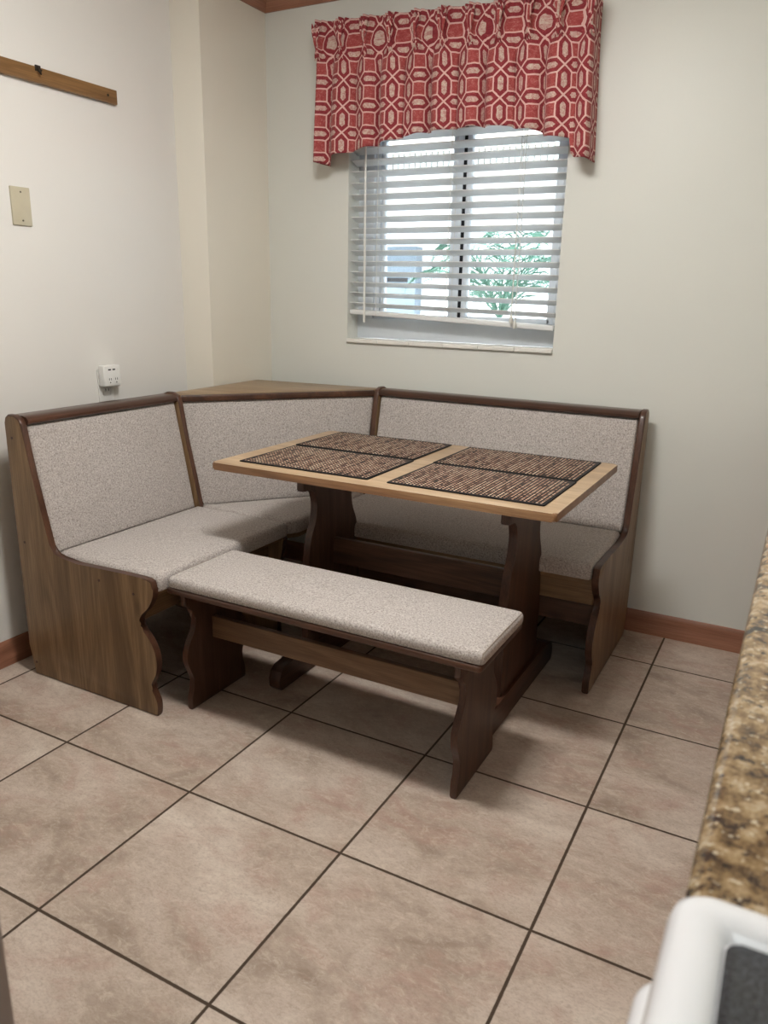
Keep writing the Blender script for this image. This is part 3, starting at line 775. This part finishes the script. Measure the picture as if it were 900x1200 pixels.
bm = bmesh.new(); box(bm, -1.62, -1.27, 4.06, 4.19, 1.05, 1.68, .01); finish('case', bm, M['meter'], mb)
bm = bmesh.new(); tube(bm, [(-1.45,4.14,-.11),(-1.45,4.14,1.06)], .03, 10); finish('conduit', bm, M['meter'], mb)
bm = bmesh.new(); box(bm, -1.59, -1.36, 4.05, 4.062, 1.355, 1.39); finish('slot', bm, M['slot'], mb, False)
bm = bmesh.new(); box(bm, -1.59, -1.53, 4.05, 4.062, 1.60, 1.64); finish('latch', bm, M['slot'], mb, False)

HB = Vector((.10, 2.7, 1.08))
pl = thing('palm', (HB.x, HB.y, -.1), 'small palm with arching feathery green fronds outside the window', 'palm')
bm = bmesh.new(); tube(bm, [(.16,2.74,-.12),(.15,2.73,.3),(.12,2.71,.7),tuple(HB)], [.05,.04,.035,.03], 12); finish('trunk', bm, M['trunk'], pl)
for k in range(19):
    a = 2*PI*k/19+random.uniform(-.15,.15); L = random.uniform(.65,1.0); up = random.uniform(.7,1.9)
    bm = bmesh.new(); spine = []
    for i in range(17):
        t = i/16; r = L*t*(.9-.15*t); spine.append(HB+Vector((r*math.cos(a), r*math.sin(a), up*L*t*(1.25-.95*t))))
    tube(bm, spine, [.008-.006*i/16 for i in range(17)], 5)
    for i in range(2, 17):
        d = (spine[i]-spine[i-1]).normalized(); sd = d.cross(Vector((0,0,1))).normalized()
        for s_ in (-1, 1):
            b0 = spine[i]; ll = .30*(1-.55*(i/16))
            tip = b0+(sd*s_*.8+d*.8+Vector((0,0,-.35))).normalized()*ll; mid = (b0+tip)/2+Vector((0,0,.03))
            w = d*.006
            bm.faces.new([bm.verts.new(p) for p in (b0-w, b0+w, mid+w*1.1, tip, mid-w*1.1)])
    finish('frond', bm, M['frond'], pl, False)

# ------------------------------------------------------------------ light
W = bpy.data.worlds.new('World'); S.world = W; W.use_nodes = True
bg = W.node_tree.nodes['Background']; bg.inputs[0].default_value = (.82,.91,1.0,1); bg.inputs[1].default_value = 5.5
def lamp(name, typ, loc, e, col, **kw):
    d = bpy.data.lights.new(name, typ); d.energy = e; d.color = col
    for k, v in kw.items(): setattr(d, k, v)
    o = bpy.data.objects.new(name, d); COL.objects.link(o); o.location = loc; return o
sun = lamp('sun', 'SUN', (0,-5,10), 9.0, (1,.97,.93), angle=.01); sun.rotation_euler = (math.radians(48), 0, math.radians(-14))
for i in range(4):
    lp = (1.28+.13*(i-1.5), -1.62+.04*(i-1.5))
    lamp('ceiling_spot', 'AREA', (*lp, 2.33), 5.4, (1,.980,.948), shape='DISK', size=.085)
    lamp('ceiling_bulb', 'POINT', (*lp, 2.24), 5.4, (1,.980,.948), shadow_soft_size=.045)
lamp('kitchen_light', 'AREA', (2.2,-3.9,2.40), 10, (.90,.97,1), shape='RECTANGLE', size=.5, size_y=1.1)

# ------------------------------------------------------------------ camera
cam = bpy.data.cameras.new('camera'); co = bpy.data.objects.new('camera', cam); COL.objects.link(co)
C0 = Vector((2.1721, -2.9418, 1.2538)); yaw, pit, rol = 0.49006, -0.27621, 0.02138
cy, sy, cp, sp = math.cos(yaw), math.sin(yaw), math.cos(pit), math.sin(pit)
f = Vector((-sy*cp, cy*cp, sp)); r = Vector((cy, sy, 0)); u = r.cross(f)
r2 = math.cos(rol)*r+math.sin(rol)*u; u2 = -math.sin(rol)*r+math.cos(rol)*u
co.matrix_world = Matrix(((r2.x,u2.x,-f.x,C0.x),(r2.y,u2.y,-f.y,C0.y),(r2.z,u2.z,-f.z,C0.z),(0,0,0,1)))
cam.sensor_fit = 'VERTICAL'; cam.sensor_height = 36; cam.lens = 908.31/1200*36; cam.clip_start = .02
cam.dof.use_dof = True; cam.dof.focus_distance = 2.6; cam.dof.aperture_fstop = 8
S.camera = co
vs = S.view_settings; vs.view_transform = 'Standard'; vs.look = 'None'; vs.exposure = 0; vs.gamma = 1; vs.use_curve_mapping = False
